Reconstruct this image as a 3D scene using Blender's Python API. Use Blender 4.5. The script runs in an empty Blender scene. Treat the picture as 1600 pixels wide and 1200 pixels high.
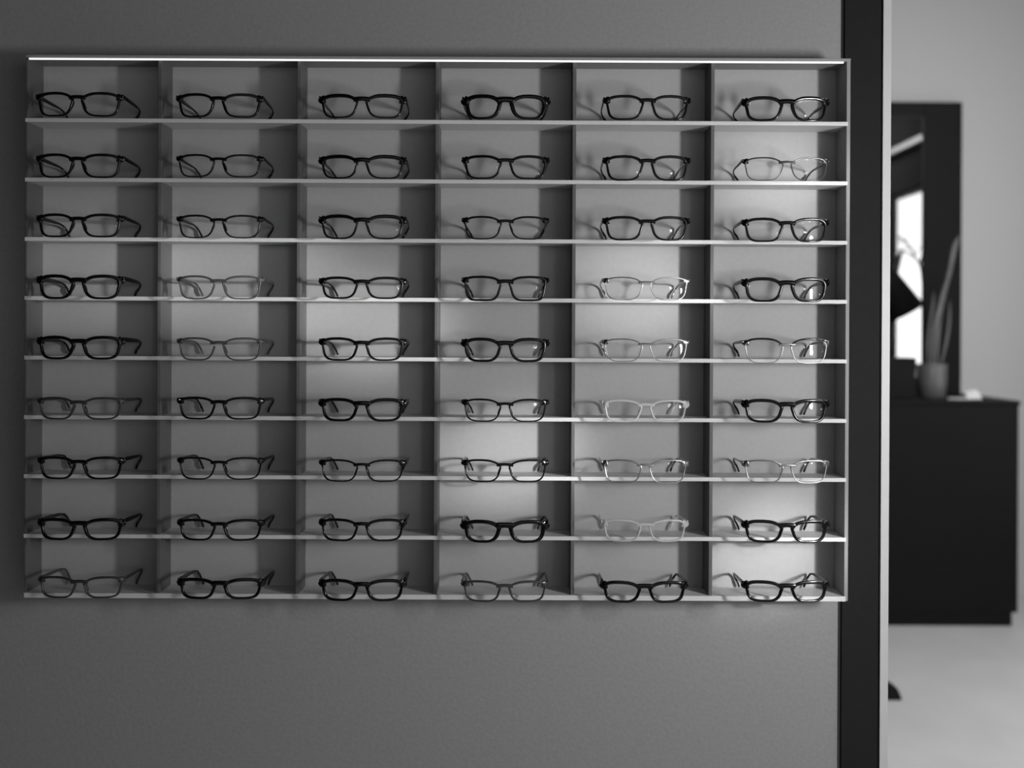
import bpy, bmesh, math, random
from mathutils import Vector, Matrix
S = bpy.context.scene
COL = S.collection
R = math.radians
random.seed(7)

# ------------------------------------------------------------------ camera
CAM = Vector((0.0, -1.55, 1.44))
cd = bpy.data.cameras.new('camera'); cam = bpy.data.objects.new('camera', cd); COL.objects.link(cam)
cd.sensor_width = 36; cd.lens = 35.0; cd.clip_start = 0.05; cd.clip_end = 60; cd.shift_y = -0.05
M3 = (Matrix.Rotation(R(90 - 0.10), 3, 'X') @ Matrix.Rotation(R(0.27), 3, 'Z'))
cam.matrix_world = Matrix.Translation(CAM) @ M3.to_4x4()
cd.dof.use_dof = True; cd.dof.focus_distance = 1.52; cd.dof.aperture_fstop = 2.6
S.camera = cam
F = 35.0 / 36.0 * 1600
def at(px, py, Y):
    """point on the plane y = Y that the photograph shows at px, py"""
    d = M3 @ Vector(((px - 800) / F, (520 - py) / F, -1.0))
    return CAM + d * ((Y - CAM.y) / d.y)

# ------------------------------------------------------------------ colour management, world, lights
S.view_settings.view_transform = 'Standard'; S.view_settings.look = 'None'
S.view_settings.exposure = 0.0; S.view_settings.gamma = 1.0; S.view_settings.use_curve_mapping = False

W = bpy.data.worlds.new('world'); S.world = W; W.use_nodes = True
nt = W.node_tree; nt.nodes.clear()
out = nt.nodes.new('ShaderNodeOutputWorld'); bg = nt.nodes.new('ShaderNodeBackground')
tc = nt.nodes.new('ShaderNodeTexCoord'); sp = nt.nodes.new('ShaderNodeSeparateXYZ')
mr = nt.nodes.new('ShaderNodeMapRange'); mr.inputs[1].default_value = 0.15; mr.inputs[2].default_value = 0.35
mr.inputs[3].default_value = 0.02; mr.inputs[4].default_value = 0.85
nt.links.new(tc.outputs['Generated'], sp.inputs[0]); nt.links.new(sp.outputs['X'], mr.inputs[0])
bg.inputs[0].default_value = (1, 1, 1, 1)
nt.links.new(mr.outputs[0], bg.inputs[1]); nt.links.new(bg.outputs[0], out.inputs[0])

def area(name, loc, target, sx, sy, power, spread=180):
    l = bpy.data.lights.new(name, 'AREA'); l.shape = 'RECTANGLE'; l.size = sx; l.size_y = sy
    l.energy = power; l.spread = R(spread); l.color = (1, 1, 1)
    o = bpy.data.objects.new(name, l); COL.objects.link(o); o.location = loc
    o.rotation_euler = (Vector(target) - Vector(loc)).to_track_quat('-Z', 'Y').to_euler()
    return o
def spot(name, loc, target, deg, power, radius=0.03):
    l = bpy.data.lights.new(name, 'SPOT'); l.spot_size = R(deg); l.spot_blend = 1.0
    l.energy = power; l.shadow_soft_size = radius
    o = bpy.data.objects.new(name, l); COL.objects.link(o); o.location = loc
    o.rotation_euler = (Vector(target) - Vector(loc)).to_track_quat('-Z', 'Y').to_euler()
    return o
area('side_lamp', (1.08, -0.96, 1.44), (0.25, 0.05, 1.42), 0.08, 0.26, 9.6, 165)
BACK = 0.051                                        # inner back of the display, measured from its front
for (px, py, add, rad) in ((150, 430, .10, .13), (385, 445, .17, .13), (580, 512, .26, .11), (800, 715, .33, .11),
                           (1000, 455, .27, .11), (1215, 280, .24, .10), (1200, 865, .38, .11)):
    t = at(px, py, BACK); p = Vector((1.13, -1.0, 1.44 + (t.z - 1.44) * .3 + .06)); v = t - p; d = v.length; cs = v.y / d
    spot('pool_spot', p, t, math.degrees(2 * math.atan(rad / d)), .78 * add * 39.5 * d * d / (.38 * cs), 0.03)  # unseen spot added beside the side lamp to form a pool of light
    p = Vector((t.x + .95, -1.9, t.z + .15)); v = t - p; d = v.length; cs = v.y / d
    spot('pool_spot', p, t, math.degrees(2 * math.atan(rad * .9 / d)), .30 * add * 39.5 * d * d / (.38 * cs), 0.16)  # weaker added spot, carries the pool into the divider's shadow
area('front_fill', (1.95, -2.2, 1.6), (-0.1, 0, 1.4), 1.6, 1.2, 9.0)  # broad fill added from front right to lift the shadow zones
area('front_fill', (0.5, -3.3, 1.7), (0.3, 0, 1.4), 2.4, 1.4, 8.0)  # second added fill, frontal, for the shaded parts of the cells
area('window_light', (3.50, 1.5, 1.6), (0.5, 1.5, 1.6), 3.6, 2.8, 27.0)
area('far_room_fill', (2.2, 0.9, 3.5), (2.0, 2.4, 0.0), 1.2, 1.2, 140.0)  # overhead fill added to brighten the far room, no fitting there

# ------------------------------------------------------------------ materials
def mat(name, c, rough=0.6, metal=0.0, bump=0.0, scale=40.0, var=0.0, coat=0.0, alpha=1.0, spec=0.5):
    m = bpy.data.materials.new(name); m.use_nodes = True
    n = m.node_tree; b = n.nodes['Principled BSDF']
    col = (c, c, c, 1) if not isinstance(c, tuple) else (*c, 1)
    b.inputs['Base Color'].default_value = col; b.inputs['Roughness'].default_value = rough
    b.inputs['Metallic'].default_value = metal; b.inputs['Coat Weight'].default_value = coat
    b.inputs['Specular IOR Level'].default_value = spec
    b.inputs['Alpha'].default_value = alpha
    tx = n.nodes.new('ShaderNodeTexCoord'); ns = n.nodes.new('ShaderNodeTexNoise')
    ns.inputs['Scale'].default_value = scale; ns.inputs['Detail'].default_value = 6
    n.links.new(tx.outputs['Object'], ns.inputs['Vector'])
    if bump:
        bp = n.nodes.new('ShaderNodeBump'); bp.inputs['Strength'].default_value = bump; bp.inputs['Distance'].default_value = 0.002
        n.links.new(ns.outputs[0], bp.inputs['Height']); n.links.new(bp.outputs[0], b.inputs['Normal'])
    if var:
        r = n.nodes.new('ShaderNodeMapRange'); r.inputs[1].default_value = .3; r.inputs[2].default_value = .7
        r.inputs[3].default_value = c * (1 - var); r.inputs[4].default_value = c * (1 + var)
        n.links.new(ns.outputs[0], r.inputs[0]); n.links.new(r.outputs[0], b.inputs['Base Color'])
    return m
M = {
 'wall': mat('plaster wall', 0.30, 0.9, bump=.25, scale=160, var=.05),
 'wall_pale': mat('pale wall', 0.50, 0.9, bump=.2, scale=60, var=.02),
 'wall_dark': mat('dark wall', 0.009, 0.9, var=.1, spec=0.0),
 'ceiling': mat('dark ceiling', 0.012, 0.9, var=.1, spec=0.0),
 'floor': mat('polished concrete floor', 0.50, 0.45, bump=.05, scale=3, var=.06),
 'post': mat('dark post paint', 0.014, 0.8, bump=.1, scale=90, var=.06, spec=.2),
 'trim': mat('white lacquer', 0.56, 0.5, var=.02),
 'back': mat('display back board', 0.37, 0.7, bump=.1, scale=120, var=.03),
 'shelf': mat('white shelf board', 0.66, 0.5, bump=.05, scale=120, var=.02),
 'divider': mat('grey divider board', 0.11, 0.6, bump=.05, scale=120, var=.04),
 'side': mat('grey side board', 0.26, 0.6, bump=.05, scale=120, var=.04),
 'black': mat('black acetate', 0.004, 0.13, var=.15, spec=.35),
 'black2': mat('black matt acetate', 0.007, 0.3, var=.15),
 'grey': mat('dark grey acetate', 0.035, 0.35, coat=.2, var=.1),
 'smoke': mat('smoke grey translucent acetate', 0.07, 0.3, coat=.3, alpha=.8),
 'clear': mat('pale translucent acetate', 0.62, 0.3, coat=.4, alpha=.62),
 'silver': mat('brushed silver metal', 0.40, 0.32, metal=1.0, var=.04),
 'gunmetal': mat('gunmetal', 0.10, 0.3, metal=1.0, var=.05),
 'rivet': mat('bright rivet', 0.9, 0.25, metal=1.0),
 'cabinet': mat('black cabinet lacquer', 0.006, 0.6, var=.1, spec=.15),
 'frame': mat('black mirror frame', 0.010, 0.6, var=.1, spec=.12),
 'pot': mat('grey glazed pot', 0.11, 0.35, coat=.2, var=.05),
 'soil': mat('soil', 0.02, 0.9, bump=.5),
 'leaf': mat('pale dried leaf', 0.15, 0.6, var=.15, scale=20),
 'twig': mat('dark twig', 0.006, 0.9, spec=0.0, var=.1),
 'paper': mat('white paper', 0.75, 0.8),
 'rubber': mat('black rubber', 0.008, 0.8, spec=.2),
 'pouf': mat('charcoal fabric', 0.05, 0.95, bump=.3, scale=200),
}
def lens_mat():
    m = bpy.data.materials.new('clear lens'); m.use_nodes = True; n = m.node_tree; n.nodes.clear()
    o = n.nodes.new('ShaderNodeOutputMaterial'); mx = n.nodes.new('ShaderNodeMixShader')
    t = n.nodes.new('ShaderNodeBsdfTransparent'); g = n.nodes.new('ShaderNodeBsdfGlossy'); f = n.nodes.new('ShaderNodeFresnel')
    t.inputs[0].default_value = (.97, .97, .97, 1); g.inputs['Roughness'].default_value = 0.03; 
    IOR = 1.24; ge = n.nodes.new('ShaderNodeNewGeometry'); mi = n.nodes.new('ShaderNodeMapRange')
    mi.inputs[3].default_value = IOR; mi.inputs[4].default_value = 1 / IOR
    n.links.new(ge.outputs['Backfacing'], mi.inputs[0]); n.links.new(mi.outputs[0], f.inputs[0])
    n.links.new(f.outputs[0], mx.inputs[0]); n.links.new(t.outputs[0], mx.inputs[1]); n.links.new(g.outputs[0], mx.inputs[2])
    n.links.new(mx.outputs[0], o.inputs[0]); return m
M['lens'] = lens_mat()
def emit_mat(name, s):
    m = bpy.data.materials.new(name); m.use_nodes = True; b = m.node_tree.nodes['Principled BSDF']
    b.inputs['Base Color'].default_value = (.8, .8, .8, 1)
    b.inputs['Emission Color'].default_value = (1, 1, 1, 1); b.inputs['Emission Strength'].default_value = s; return m
M['led'] = emit_mat('light strip diffuser', 0.80)
def mirror_mat():
    m = bpy.data.materials.new('mirror glass'); m.use_nodes = True; b = m.node_tree.nodes['Principled BSDF']
    b.inputs['Base Color'].default_value = (.85, .85, .85, 1); b.inputs['Metallic'].default_value = 1; b.inputs['Roughness'].default_value = 0.02; return m
M['mirror'] = mirror_mat()

# ------------------------------------------------------------------ mesh helpers
class MB:
    def __init__(s): s.v = []; s.f = []
    def add(s, v, f):
        k = len(s.v); s.v += [tuple(p) for p in v]; s.f += [tuple(i + k for i in q) for q in f]; return s
    def box(s, x0, x1, y0, y1, z0, z1):
        v = [(x, y, z) for x in (x0, x1) for y in (y0, y1) for z in (z0, z1)]
        return s.add(v, [(0,1,3,2), (4,6,7,5), (0,4,5,1), (2,3,7,6), (0,2,6,4), (1,5,7,3)])
    def sweep(s, rings, cap=True, closed=False):
        n = len(rings[0]); k = len(rings); v = [p for r in rings for p in r]; f = []
        for i in range(k if closed else k - 1):
            j = (i + 1) % k
            for a in range(n):
                b = (a + 1) % n; f.append((i*n+a, i*n+b, j*n+b, j*n+a))
        if cap and not closed:
            f.append(tuple(range(n))[::-1]); f.append(tuple((k-1)*n + a for a in range(n)))
        return s.add(v, f)
    def build(s, name, m, parent=None, smooth=False, bevel=0.0, origin=None):
        me = bpy.data.meshes.new(name); v = s.v
        if origin is not None:
            v = [(p[0]-origin[0], p[1]-origin[1], p[2]-origin[2]) for p in v]
        me.from_pydata(v, [], s.f); bm = bmesh.new(); bm.from_mesh(me)
        bmesh.ops.recalc_face_normals(bm, faces=bm.faces); bm.to_mesh(me); bm.free()
        me.materials.append(m)
        for p in me.polygons: p.use_smooth = smooth
        o = bpy.data.objects.new(name, me); COL.objects.link(o)
        if origin is not None: o.location = origin
        if parent: o.parent = parent
        if bevel:
            b = o.modifiers.new('bevel', 'BEVEL'); b.width = bevel; b.segments = 2; b.limit_method = 'ANGLE'
        return o
def empty(name, loc, rz=0):
    o = bpy.data.objects.new(name, None); COL.objects.link(o); o.location = loc; o.rotation_euler = (0, 0, rz)
    o.empty_display_size = .02; return o
def tag(o, label=None, cat=None, group=None, kind=None):
    if label: o['label'] = label
    if cat: o['category'] = cat
    if group: o['group'] = group
    if kind: o['kind'] = kind
    return o
def section(c, u, w, hu, hw, ch=0.35):
    """8 corner rounded rectangle round c: half size hu along u, hw along w"""
    c, u, w = Vector(c), Vector(u).normalized(), Vector(w).normalized(); k = min(hu, hw) * ch
    pts = [(hu-k, hw), (hu, hw-k), (hu, -hw+k), (hu-k, -hw), (-hu+k, -hw), (-hu, -hw+k), (-hu, hw-k), (-hu+k, hw)]
    return [c + u*a + w*b for a, b in pts]
def spline(ctrl, n):
    """Catmull-Rom through the control tuples"""
    P = [ctrl[0]] + list(ctrl) + [ctrl[-1]]; o = []
    for i in range(1, len(P) - 2):
        for k in range(n):
            t = k / n
            o.append(tuple(0.5*((2*b) + (-a+c)*t + (2*a-5*b+4*c-d)*t*t + (-a+3*b-3*c+d)*t**3)
                           for a, b, c, d in zip(P[i-1], P[i], P[i+1], P[i+2])))
    o.append(tuple(ctrl[-1])); return o
def strip(mb, pts, side, n=5):
    """sweep a rounded bar along control points (x, y, z, half height, half thickness); side = thickness direction"""
    q = spline(pts, n); rings = []
    for i, p in enumerate(q):
        a = Vector(q[max(i-1, 0)][:3]); b = Vector(q[min(i+1, len(q)-1)][:3]); t = (b - a).normalized()
        w = Vector(side); w = (w - t * w.dot(t)).normalized(); u = w.cross(t)
        rings.append(section(p[:3], u, w, p[3], p[4], .6))
    mb.sweep(rings)

# ------------------------------------------------------------------ the setting
WALLY = 0.057
xpost = at(1315, 600, WALLY).x; xtrim = at(1377.5, 600, WALLY - .012).x; xend = at(1390, 600, WALLY - .012).x
FARY = 3.95
def structure(name, mb, m, bevel=0): return tag(mb.build(name, m, bevel=bevel), kind='structure')
structure('floor', MB().box(-3.2, 3.4, -3.6, 4.1, -0.1, 0), M['floor'])
structure('ceiling', MB().box(-3.2, 3.4, -3.6, 4.1, 3.6, 3.7), M['ceiling'])
structure('wall_display', MB().box(-3.2, xpost, WALLY, WALLY + .12, 0, 3.6), M['wall'])
structure('wall_back', MB().box(-3.2, 3.2, FARY, FARY + .1, 0, 3.6), M['wall_pale'])
structure('wall_front', MB().box(-3.3, 3.26, -3.7, -3.6, 0, 3.6), M['wall_dark'])
structure('wall_left', MB().box(-3.3, -3.2, -3.6, 4.1, 0, 3.6), M['wall_dark'])
WY0, WY1, WZ0, WZ1 = 0.90, 3.0, 0.5, 2.60
wr = MB()
wr.box(3.2, 3.26, -3.6, WY0, 0, 3.6); wr.box(3.2, 3.26, WY1, 4.1, 0, 3.6)
wr.box(3.2, 3.26, WY0, WY1, 0, WZ0); wr.box(3.2, 3.26, WY0, WY1, WZ1, 3.6)
structure('wall_right', wr, M['wall_dark'])
wf = MB()
wf.box(3.22, 3.255, WY0, WY0+.04, WZ0, WZ1); wf.box(3.22, 3.255, WY1-.04, WY1, WZ0, WZ1)
wf.box(3.22, 3.255, WY0+.04, WY1-.04, WZ0, WZ0+.04); wf.box(3.22, 3.255, WY0+.04, WY1-.04, WZ1-.04, WZ1)
win = structure('window_1', wf, M['frame'])
MB().box(3.234, 3.240, WY0+.04, WY1-.04, WZ0+.04, WZ1-.04).build('pane', M['lens'], win)
structure('trim_1', MB().box(3.14, 3.2, -3.6, 3.95, 2.925, 2.965), M['divider'])
structure('trim_2', MB().box(xpost, xtrim, WALLY - .008, WALLY + .12, 0, 3.6), M['post'])
structure('trim_3', MB().box(xtrim, xend, WALLY - .012, WALLY + .12, 0, 3.6), M['trim'])

# ------------------------------------------------------------------ the display unit
def zline(pl, pr): return (at(45, pl, 0).z + at(1315, pr, 0).z) / 2
xl0 = at(39, 510, 0).x; xl1 = at(42.5, 510, 0).x
xr1 = at(1327, 510, 0).x; xr0 = at(1321, 510, 0).x
ztop = zline(86, 92); zt1 = zline(90.5, 96)
shelf_top = [zline(a, b) for a, b in ((184.5, 190.5), (277.5, 283.5), (370.5, 376), (463, 468), (556, 561), (649, 654), (741.5, 746), (834.5, 839.5), (927, 930.5))]
zbot = shelf_top[8] - 0.0075
unit = empty('display_shelf', ((xl0 + xr1) / 2, WALLY, zbot))
tag(unit, 'wall-mounted grid shelving unit with six columns full of eyeglasses under a light strip', 'shelf')
O = unit.location.copy()
def upart(name, mb, m, bevel=.0006, parent=None):
    o = mb.build(name, m, unit, bevel=bevel); o.location = -O; return o
upart('back_panel', MB().box(xl1, xr0, BACK, WALLY, zbot + .001, ztop - .001), M['back'], 0)
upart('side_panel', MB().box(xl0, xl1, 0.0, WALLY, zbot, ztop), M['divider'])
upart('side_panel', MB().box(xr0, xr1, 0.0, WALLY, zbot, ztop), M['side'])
upart('top_panel', MB().box(xl0, xr1, -.001, WALLY, zt1, ztop + .0005), M['side'])
zs = zline(93.2, 97.8)
ls = upart('light_strip', MB().box(at(47, 92, 0).x, at(1317, 97, 0).x, -.0045, -.001, zs - .0013, zs + .0011), M['led'], .0004)
ls['label'] = 'glowing white light strip along the top front edge'
for i, z in enumerate(shelf_top):
    if i < 8: upart('shelf', MB().box(xl1 - .004, xr0 + .002, -.0015, BACK, z - .0062, z), M['shelf'])
    else: upart('bottom_panel', MB().box(xl0 + .0005, xr0 + .002, -.002, BACK, z - .0078, z), M['shelf'])
for px in (249.5, 467, 683, 897.5, 1113.5):
    x = at(px - 1.3, 510, 0).x
    upart('divider', MB().box(x - .0028, x + .0028, .001, BACK, zbot + .004, zt1 + .001), M['divider'])

# ------------------------------------------------------------------ eyeglasses
FW = 0.047                                          # how far the frame fronts stand before the shelf edges
def outline(th, a, b, n, xc, zc):
    c, s_ = math.cos(th), math.sin(th)
    x = a * math.copysign(abs(c) ** (2/n), c); z = b * math.copysign(abs(s_) ** (2/n), s_)
    xn, zn = x / a, z / b
    if x < 0: x *= 1.01 + .17 * zn - .06 * zn * zn
    else: x *= .96 + .115 * zn
    if z > 0: z -= (.34 * max(0, -xn) ** 2 + .07 * max(0, xn) ** 2) * b * zn
    else: z += .03 * b * max(0, xn) ** 2
    return x, z
def glasses(cx, ytop, ybot, row, st):
    yf = -FW
    top = at(cx, ytop, yf); bot = at(cx, ybot, yf)
    k = (yf - CAM.y) / F
    H = top.z - bot.z; hw = st.get('w', 137) * k / 2
    g = empty('eyeglasses', (bot.x, yf, bot.z))
    b = H / 2; tt, tb, ts = [q * 1.18 for q in st['t']]; n = st.get('n', 3.3) * 1.12; d = st.get('d', .0019)
    ep = st.get('ep', .0040)
    a = (hw - ep - .0070) / 2; xc = .0070 + a
    Y = lambda x: x * x / (2 * .26)
    fm = M[st['m']]; NS = 56
    fr = MB()
    inner = {}
    for sg in (-1, 1):
        rings = []; inn = []
        for i in range(NS):
            th = 2 * math.pi * i / NS
            x, z = outline(th, a, b, n, xc, 0)
            tz = tt if z > 0 else tb
            w = abs(math.sin(th))
            xi = x * (a - ts) / a; zi = z * (b - tz) / b
            po = Vector((sg * (xc + x), 0, b + z)); pi = Vector((sg * (xc + xi), 0, b + zi))
            u = (po - pi); L = u.length; u.normalize(); c = (po + pi) / 2
            c.y = Y(c.x) + d; w_ = Vector((0, 1, 0))
            rings.append(section(c, u, w_, L / 2, d, .5)); inn.append((sg * (xc + xi), b + zi))
        fr.sweep(rings, closed=True); inner[sg] = inn
    # bridge
    bz = b + b * st.get('bz', .52); bh = st.get('bh', .0022) * 1.1
    strip(fr, [(-.0125, d, bz - .0005, bh, d), (-.008, d - .0004, bz + .0003, bh, d), (0, d - .0008, bz + .001, bh * .88, d),
               (.008, d - .0004, bz + .0003, bh, d), (.0125, d, bz - .0005, bh, d)], (0, 1, 0), 4)
    # end pieces
    eh = st.get('eh', .0032); ez = b * 1.87 - eh * .8
    for sg in (-1, 1):
        x0 = xc + a * .80; za, zb2 = b * 1.92, b * 1.87; ha, hb = eh * 1.35, eh * .80
        strip(fr, [(sg * x0, Y(x0) + d, za - ha, ha, d), (sg * (hw - .0042), Y(hw) + d, b * 1.90 - ha * 1.1, ha * 1.1, d),
                   (sg * (hw - .0003), Y(hw) + d * 1.6, zb2 - hb, hb, d * .85)], (0, 1, 0), 4)
        strip(fr, [(sg * (hw - .0012), Y(hw) + d * .4, ez, eh * .78, .0013), (sg * (hw - .0008), Y(hw) + .006, ez, eh * .74, .0013),
                   (sg * (hw - .001), Y(hw) + .0105, ez, eh * .7, .0013)], (1, 0, 0), 3)
    fo = fr.build('frame_front', fm, g, smooth=True)
    if st.get('brow'):
        br = MB()
        for sg in (-1, 1):
            rings = []
            for i in range(3, 26):
                th = 2 * math.pi * i / NS; x, z = outline(th, a, b, n, xc, 0)
                c = Vector((sg * (xc + x), 0, b + z)); c.y = Y(c.x) + d
                rings.append(section(c, (0, 0, 1), (0, 1, 0), .0016, d * 1.3, .6))
            br.sweep(rings)
        o = br.build('brow_bar', M[st['brow']], g, smooth=True); o['label'] = 'dark bar along the upper rims'
    # lenses
    for sg in (-1, 1):
        lm = MB(); inn = inner[sg]; v = []; f = []
        cxl = sum(p[0] for p in inn) / NS; czl = sum(p[1] for p in inn) / NS; RR = .13; NR = 5
        def surf(x, z, off):
            r2 = (x - cxl)**2 + (z - czl)**2
            # base curve of the lens, turned with the face form of the front
            return Y(cxl) + d + (x - cxl) * (cxl / .26) + r2 / (2 * RR) - .0012 + off
        for off in (0, .0014):
            base = len(v); v.append((cxl, surf(cxl, czl, off), czl))
            for r in range(1, NR + 1):
                for (x, z) in inn:
                    X = cxl + (x - cxl) * r / NR * 1.01; Z = czl + (z - czl) * r / NR * 1.01
                    v.append((X, surf(X, Z, off), Z))
            for i in range(NS):
                j = (i + 1) % NS
                f.append((base, base + 1 + i, base + 1 + j))
                for r in range(NR - 1):
                    q = base + 1 + r * NS; f.append((q + i, q + NS + i, q + NS + j, q + j))
        t0 = 1 + NS * NR; e = 1 + NS * (NR - 1)
        for i in range(NS):
            j = (i + 1) % NS; f.append((e + i, e + j, t0 + e + j, t0 + e + i))
        lm.add(v, f).build('lens', M['lens'], g, smooth=True)
    # temples: back to the bend over the ear, then down until the tips rest on the shelf
    zt = shelf_top[row] + .0006 - bot.z
    rise = -.003
    h0, h1 = [q * .85 for q in st.get('th', (.0030, .0018))]; yr = FW + BACK - .003       # room behind the front
    yb = min(st.get('yb', .0905), yr - .004); zb = ez + rise
    toe = st.get('toe', .0035)
    tm = M[st.get('tm', st['m'])]
    for sg in (-1, 1):
        x0 = hw - .0012; y0 = Y(hw) + .009
        pts = [(sg*x0, y0, ez, h0, .0013), (sg*(x0 - .0005), y0 + .02, ez + (zb-ez)*.3, h0 * 1.0, .0012), (sg*(x0 - .0012), y0 + .05, ez + (zb-ez)*.7, h0 * .8, .0011),
               (sg*(x0 - toe * .6), yb - .010, zb, h1, .0011), (sg*(x0 - toe), yb - .0005, zb - .0025, h1, .0011)]
        zt2 = zt + .0022
        tip = [(sg*(x0 - toe), yb - .0005, zb - .0025, h1, .0012), (sg*(x0 - toe - .003), yb + .0028, zb*.62 + zt2*.38, h1 * 1.15, .0013),
               (sg*(x0 - toe - .007), min(yb + .0055, yr - .0035), zb*.3 + zt2*.7, h1 * 1.5, .0014), (sg*(x0 - toe - .0095), min(yb + .0075, yr - .0025), zt2, h1 * 1.25, .0013)]
        tb_ = MB(); strip(tb_, pts, (1, 0, 0), 5)
        if st.get('tip'):
            tpo = tb_.build('temple', tm, g, smooth=True)
            t2 = MB(); strip(t2, tip, (1, 0, 0), 5); q = t2.build('temple_tip', M[st['tip']], tpo, smooth=True)
            q['label'] = 'black tip'
        else:
            strip(tb_, tip, (1, 0, 0), 5); tpo = tb_.build('temple', tm, g, smooth=True)
        if st.get('rivet'):
            rv = MB()
            rings = [[Vector((sg * (hw - .0035) + rr * math.cos(q * math.pi / 5), Y(hw) - yy, ez + rr * math.sin(q * math.pi / 5))) for q in range(10)]
                     for rr, yy in ((.0008, -.0005), (.0008, .0002), (.0004, .0005))]
            rv.sweep(rings).build('rivet', M['rivet'], g, smooth=True)['label'] = 'bright rivet'
    # nose pads
    metal = st['m'] in ('silver', 'gunmetal')
    for sg in (-1, 1):
        p = MB(); rings = []
        cx_, cz_ = sg * (.0092 if not metal else .0085), b * (.95 if not metal else 1.05)
        for q in range(9):
            t = -1 + 2 * q / 8; r = math.sqrt(max(0, 1 - t * t * .97))
            c = (cx_ + sg * (-t) * .0022, d + .0048, cz_ + t * .0062)
            rings.append(section(c, (0, 1, 0), (1, 0, 0), max(.0026 * r, .0003), max(.0011 * r, .0002), .8))
        p.sweep(rings)
        if metal:
            strip(p, [(sg * .0118, d + .001, b * 1.12, .0004, .0004), (sg * .0105, d + .0048, b * 1.16, .0004, .0004), (sg * .0090, d + .0052, b * 1.06, .0004, .0004)], (0, 1, 0), 3)
        p.build('nose_pad', M['lens'] if metal else fm, g, smooth=True)
    return g

K = dict(
 thick = dict(m='black', t=(.0042, .0029, .0040), n=3.2, bh=.0034, eh=.0042, th=(.0040, .0021)),
 heavy = dict(m='black', t=(.0048, .0030, .0054), n=3.0, bh=.0042, eh=.0048, th=(.0048, .0022)),
 med   = dict(m='black', t=(.0034, .0022, .0031), n=3.4, bh=.0027, eh=.0036, th=(.0034, .0019)),
 slim  = dict(m='black', t=(.0025, .0016, .0021), n=3.3, bh=.0021, eh=.0030, th=(.0028, .0018), d=.0016),
 brow  = dict(m='black', t=(.0046, .0020, .0028), n=3.3, bh=.0032, eh=.0042, th=(.0036, .0019)),
 angular = dict(m='black', t=(.0030, .0025, .0030), n=4.4, bh=.0028, eh=.0032, th=(.0032, .0022)),
 grey  = dict(m='grey', t=(.0028, .0019, .0025), n=3.4, bh=.0024, eh=.0032, th=(.0030, .0018)),
 smoke = dict(m='smoke', t=(.0026, .0017, .0021), n=3.5, bh=.0021, eh=.0029, th=(.0027, .0017), d=.0016),
 wire  = dict(m='gunmetal', t=(.0016, .0008, .0012), n=3.2, bh=.0016, eh=.0028, th=(.0024, .0018), d=.0012, tm='black2'),
 silver = dict(m='silver', t=(.0015, .0009, .0012), n=3.3, bh=.0011, eh=.0026, th=(.0019, .0016), d=.0012),
 silvert = dict(m='silver', t=(.0020, .0011, .0016), n=3.5, bh=.0014, eh=.0034, th=(.0020, .0019), d=.0013, tip='black2'),
 twotone = dict(m='silver', t=(.0014, .0009, .0011), n=3.2, bh=.0015, eh=.0030, th=(.0030, .0022), d=.0013, tm='black', brow='black'),
 clear = dict(m='clear', t=(.0030, .0019, .0025), n=3.4, bh=.0023, eh=.0040, th=(.0024, .0018)),
 riv   = dict(m='black', t=(.0031, .0021, .0027), n=3.5, bh=.0025, eh=.0034, th=(.0030, .0018), rivet=True),
)
DESC = dict(thick='chunky glossy black', heavy='heaviest thick-rimmed black', med='medium-weight black', slim='slim black', brow='thick-browed black',
 angular='angular squarish black', grey='dark grey', smoke='smoke grey translucent', wire='thin dark metal', silver='thin silver wire',
 silvert='silver black-tipped', twotone='two-tone black and silver', clear='pale translucent', riv='black riveted')
GRID = [
 ['med', 'med', 'brow', 'heavy', 'med', 'thick'],
 ['med', 'slim', 'brow', 'med', 'med', 'wire'],
 ['med', 'slim', 'brow', 'slim', 'med', 'med'],
 ['thick', 'smoke', 'med', 'angular', 'silver', 'thick'],
 ['thick', 'smoke', 'med', 'thick', 'silver', 'twotone'],
 ['grey', 'riv', 'thick', 'slim', 'clear', 'thick'],
 ['med', 'slim', 'slim', 'slim', 'silvert', 'silvert'],
 ['thick', 'med', 'med', 'heavy', 'clear', 'thick'],
 ['grey', 'thick', 'thick', 'grey', 'thick', 'thick'],
]
YY = [
 [(142.5,181.5),(144.6,183),(145.5,184),(146.5,186),(147.3,187),(149.4,189)],
 [(239,277.5),(240,276.6),(241,279),(241.5,279.6),(241.8,282),(245,282)],
 [(333,370.5),(335,372),(334.5,373.5),(337,374),(337,375.6),(339.6,378)],
 [(428.5,467.5),(430,467.5),(431.8,467),(430.6,470.5),(432.4,469),(433,472)],
 [(524.5,562),(527,563.5),(527,564),(527.5,566),(529,565.6),(529.6,568)],
 [(620.5,656),(620,656),(622,659),(623,659.5),(624.4,660),(623.5,661)],
 [(713.5,749.5),(714.4,750),(718,753.5),(718,754),(718.4,755.6),(719,755.6)],
 [(810,845),(811.4,845.6),(811,846.5),(813,849),(812,847.4),(813,849)],
 [(901.4,935.6),(904,937.4),(905.6,940.4),(908,941.6),(908.6,943),(908,942)],
]
CX1 = [120, 340.5, 565, 790, 1012, 1230]; CX9 = [123.5, 342.5, 565, 788.5, 1007.5, 1230]
ORD = ['first', 'second', 'third', 'fourth', 'fifth', 'sixth']
ROW = ['top shelf', 'second shelf down', 'third shelf down', 'fourth shelf down', 'middle shelf', 'sixth shelf down', 'seventh shelf down', 'second shelf from the bottom', 'bottom shelf']
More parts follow.
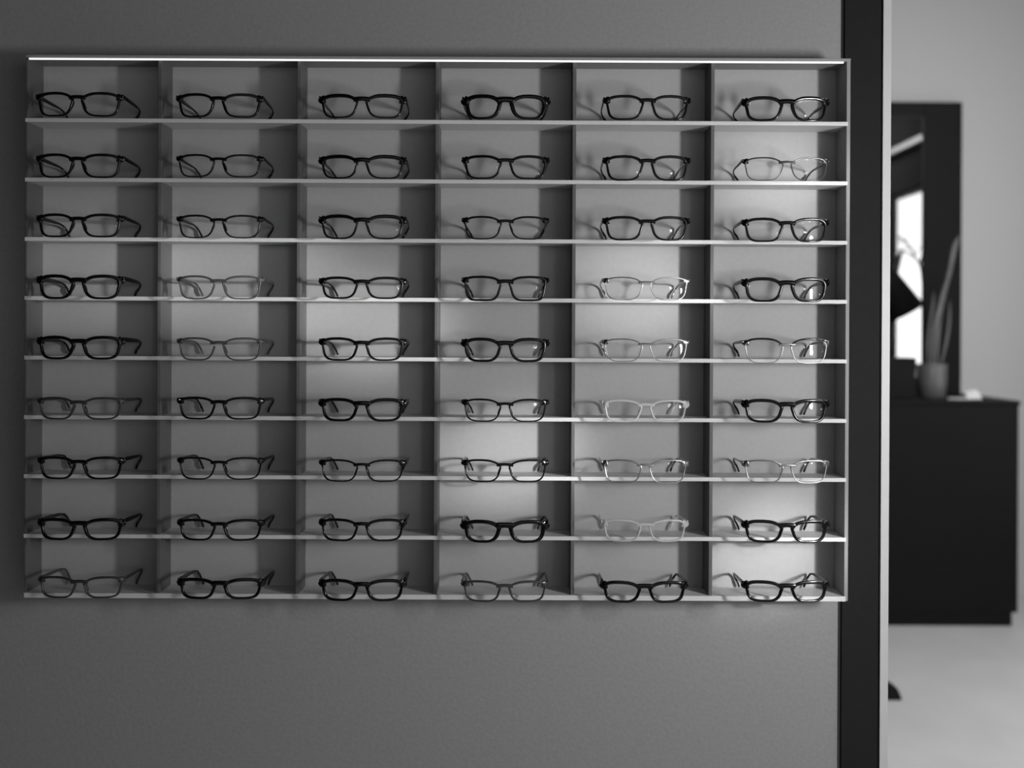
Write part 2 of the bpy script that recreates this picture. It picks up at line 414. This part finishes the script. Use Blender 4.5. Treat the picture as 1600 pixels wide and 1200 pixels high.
for r in range(9):
    for c in range(6):
        st = dict(K[GRID[r][c]])
        cx = CX1[c] + (CX9[c] - CX1[c]) * r / 8
        g = glasses(cx, YY[r][c][0], YY[r][c][1], r, st)
        pos = 'leftmost column' if c == 0 else 'rightmost column' if c == 5 else ORD[c] + ' column from left'
        tag(g, '%s eyeglasses on the %s, %s' % (DESC[GRID[r][c]], ROW[r], pos), 'eyeglasses', 'eyeglasses on the display shelves')

# ------------------------------------------------------------------ the room beyond
CF = 3.34                                           # cabinet front
x1 = at(1593, 800, CF).x; zc = at(1500, 626, CF).z
cab = empty('cabinet', (1.75, CF + .25, 0)); tag(cab, 'black low cabinet beyond the partition against the pale back wall', 'cabinet')
def cpart(name, mb, m, bevel=.003): o = mb.build(name, m, cab, bevel=bevel); o.location = -cab.location; return o
zpl = at(1500, 957, CF).z
cpart('body', MB().box(1.1, x1 - .006, CF, FARY - .01, zpl, zc - .022), M['cabinet'])
cpart('plinth', MB().box(1.14, at(1582, 970, CF).x, CF + .004, FARY - .03, 0.0, zpl), M['cabinet'])
cpart('top_panel', MB().box(1.095, x1, CF - .006, FARY - .01, zc - .022, zc), M['cabinet'])
# mirror on the cabinet
MY = FARY - .05
xm1 = at(1501, 400, MY).x; zm1 = at(1450, 160, MY).z; xg = at(1442, 400, MY).x; zg = at(1420, 182, MY).z
mir = empty('mirror', (1.9, MY, zc)); tag(mir, 'tall black-framed mirror standing on the black cabinet, reflecting a bright window', 'mirror')
def mpart(name, mb, m, bevel=0): o = mb.build(name, m, mir, bevel=bevel); o.location = -mir.location; return o
fb = MB(); xm0 = 1.45
fb.box(xg, xm1, MY - .012, FARY - .012, zc + .001, zm1); fb.box(xm0, xm0 + .1, MY - .012, FARY - .012, zc + .001, zm1)
fb.box(xm0 + .1, xg, MY - .012, FARY - .012, zg, zm1); fb.box(xm0 + .1, xg, MY - .012, FARY - .012, zc + .001, zc + .09)
mpart('frame', fb, M['frame'], .002)
mpart('glass', MB().box(xm0 + .09, xg + .01, MY + .004, MY + .01, zc + .08, zg + .01), M['mirror'])
# pot with dried leaves
PY = CF + .20
pc = at(1455, 620, PY); pr = (1478 - 1433) / 2 * (PY + 1.55) / F; ph = (622 - 569) * (PY + 1.55) / F
pot = empty('plant_pot', (pc.x, PY, zc)); tag(pot, 'grey cylindrical pot of tall blade leaves and a twig before the mirror', 'potted plant')
def ring(r, z, n=28): return [Vector((r * math.cos(2*math.pi*i/n), r * math.sin(2*math.pi*i/n), z)) for i in range(n)]
MB().sweep([ring(r_, z_) for r_, z_ in ((pr*.85, 0), (pr*.93, .004), (pr*.98, ph*.5), (pr, ph-.004), (pr*.99, ph), (pr*.93, ph), (pr*.92, ph-.02), (pr*.88, .01))]).build('pot', M['pot'], pot, smooth=True)
MB().sweep([ring(pr*.925, ph-.03), ring(pr*.925, ph-.018), ring(pr*.3, ph-.012)]).build('soil', M['soil'], pot, smooth=True)
def loc(px, py, Y=None): return at(px, py, PY if Y is None else Y) - pot.location
def blade(pts, w, dy=0.0):
    q = spline([(*loc(px, py), ww) for px, py, ww in pts], 6); rings = []
    for i, p in enumerate(q):
        a = Vector(q[max(i-1,0)][:3]); b_ = Vector(q[min(i+1, len(q)-1)][:3]); t = (b_-a).normalized()
        u = t.cross(Vector((0, 1, 0))).normalized(); wv = u.cross(t); c = Vector(p[:3]) + Vector((0, dy * i / len(q), 0)); h = max(p[3] * w, .0006)
        rings.append([c + u*h, c + wv*.0025*h/w, c - u*h, c - wv*.0012*h/w])
    MB().sweep(rings).build('leaf', M['leaf'], pot, smooth=True)
blade([(1462, 585, .4), (1466, 520, .8), (1472, 470, 1.0), (1484, 425, .9), (1492, 385, 1.0), (1500, 368, .1)], .014)
blade([(1455, 585, .4), (1458, 520, .7), (1465, 490, 1.1), (1474, 450, .8), (1480, 430, .1)], .016, -.03)
blade([(1449, 585, .4), (1452, 530, .9), (1460, 480, .8), (1463, 455, .1)], .010, .03)
blade([(1466, 585, .4), (1476, 540, .8), (1480, 500, .8), (1479, 470, .1)], .009, -.04)
tw = MB()
def twig(pts):
    strip(tw, [(*loc(px, py), r_, r_) for px, py, r_ in pts], (0, 1, 0), 6)
twig([(1448, 585, .0045), (1445, 500, .004), (1441, 440, .0045), (1437, 412, .005), (1424, 399, .0035), (1412, 393, .003), (1398, 391, .0022), (1385, 392, .0015)])
twig([(1437, 414, .004), (1441, 400, .0045), (1444, 388, .003), (1446, 372, .0015)])
twig([(1429, 402, .003), (1424, 389, .0022), (1414, 377, .0018), (1404, 367, .001)])
tw.build('twig', M['twig'], pot, smooth=True)
rnd = random.Random(3); lf = MB()
for i in range(26):
    t = rnd.random(); px = 1404 + 30 * t + rnd.uniform(-4, 4); py = 371 + 24 * t + rnd.uniform(-6, 4)
    c = loc(px, py) + Vector((0, rnd.uniform(-.03, .03), 0)); an = rnd.uniform(0, 6.28); s_ = rnd.uniform(.006, .011)
    u = Vector((math.cos(an), rnd.uniform(-.5, .5), math.sin(an))).normalized(); v_ = u.cross(Vector((.2, 1, .1))).normalized(); n_ = u.cross(v_)
    lf.add([c - u*s_, c + v_*s_*.4, c + u*s_, c - v_*s_*.4, c + n_*s_*.12, c - n_*s_*.08], [(0,1,4), (1,2,4), (2,3,4), (3,0,4), (1,0,5), (2,1,5), (3,2,5), (0,3,5)])
tag(lf.build('small_leaves', M['twig'], pot), kind='stuff')
# black storage box beside the pot
BY = CF + .10
xb = at(1432, 600, BY).x; zb_ = at(1400, 559, BY).z
bx = empty('storage_box', (xb - .11, BY + .07, zc)); tag(bx, 'small black box on the cabinet left of the grey pot', 'box')
def bpart(name, mb): o = mb.build(name, M['cabinet'], bx, bevel=.002); o.location = -bx.location; return o
bpart('body', MB().box(xb - .218, xb - .002, BY + .002, BY + .138, zc, zb_ - .03)); bpart('lid', MB().box(xb - .22, xb, BY, BY + .14, zb_ - .03, zb_))
# desk lamp whose black cone shade shows past the white trim
LY = CF + .40
lamp = empty('desk_lamp', (at(1325, 620, LY).x, LY, zc)); tag(lamp, 'black desk lamp with pointed cone shade behind the black box', 'lamp')
lo = lamp.location
MB().sweep([ring(.075, 0), ring(.075, .012), ring(.06, .018), ring(.01, .02)]).build('base', M['cabinet'], lamp, smooth=True)
apex = at(1352, 372, LY) - lo
ar = MB(); strip(ar, [(0, 0, .015, .006, .006), (-.03, 0, apex.z * .5, .006, .006), (-.02, 0, apex.z * .85, .006, .006), (apex.x, 0, apex.z, .006, .006)], (0, 1, 0), 6)
ar.build('arm', M['cabinet'], lamp, smooth=True)
tipc = at(1440, 473, LY) - lo; low = at(1375, 508, LY) - lo
mid = (tipc + low) / 2; ax = (mid - apex); ax.normalize(); rad = (tipc - low).length / 2
u = (tipc - low).normalized(); w = ax.cross(u); ax = u.cross(w).normalized()
if ax.dot(mid - apex) < 0: ax = -ax
L = (mid - apex).length
def cring(c, r_): return [c + u * r_ * math.cos(2*math.pi*i/28) + w * r_ * math.sin(2*math.pi*i/28) for i in range(28)]
MB().sweep([cring(apex - ax*.01, .014), cring(apex + ax*.02, .02), cring(mid, rad), cring(mid - ax*.002, rad - .003), cring(apex + ax*.024, .016)]).build('lamp_shade', M['cabinet'], lamp, smooth=True)
# folded paper
pp = at(1518, 622, CF + .12); pa = MB()
def sheet(P, th=.0012):
    n = (Vector(P[1]) - Vector(P[0])).cross(Vector(P[2]) - Vector(P[0])).normalized() * th
    pa.add([Vector(p) for p in P] + [Vector(p) + n for p in P], [(0,1,2,3), (7,6,5,4), (0,4,5,1), (1,5,6,2), (2,6,7,3), (3,7,4,0)])
sheet([(-.045, -.05, .001), (.012, -.04, .003), (.035, .03, .045), (-.02, .03, .035)])
sheet([(.012, -.04, .003), (.03, -.045, .001), (.05, .02, .03), (.035, .03, .045)])
sheet([(-.13, -.02, .0005), (-.045, -.05, .0005), (-.03, -.01, .006), (-.11, .01, .004)])
po = pa.build('folded_paper', M['paper']); po.location = (pp.x, CF + .12, zc)
tag(po, 'small folded white paper lying on the black cabinet', 'paper')
# door wedge on the floor
WYd = 1.44 / ((1092 - 517) / F) - 1.55
wa = at(1386, 1092, WYd); wb_ = at(1410, 1092, WYd); zt_ = at(1386, 1066, WYd).z; zm_ = at(1403, 1076, WYd).z
prof = [(wa.x - .10, 0), (wb_.x, 0), (wb_.x - .006, .022), (at(1403, 1076, WYd).x, zm_), (wa.x, zt_), (wa.x - .02, zt_ + .01), (wa.x - .10, zt_ + .012)]
dw = MB(); dw.sweep([[Vector((x - wa.x, y, z)) for x, z in prof] for y in (-.03, .03)])
dwo = dw.build('door_wedge', M['rubber'], bevel=.004); dwo.location = (wa.x, WYd + .03, 0)
tag(dwo, 'small black wedge on the pale floor beside the white trim', 'door wedge')
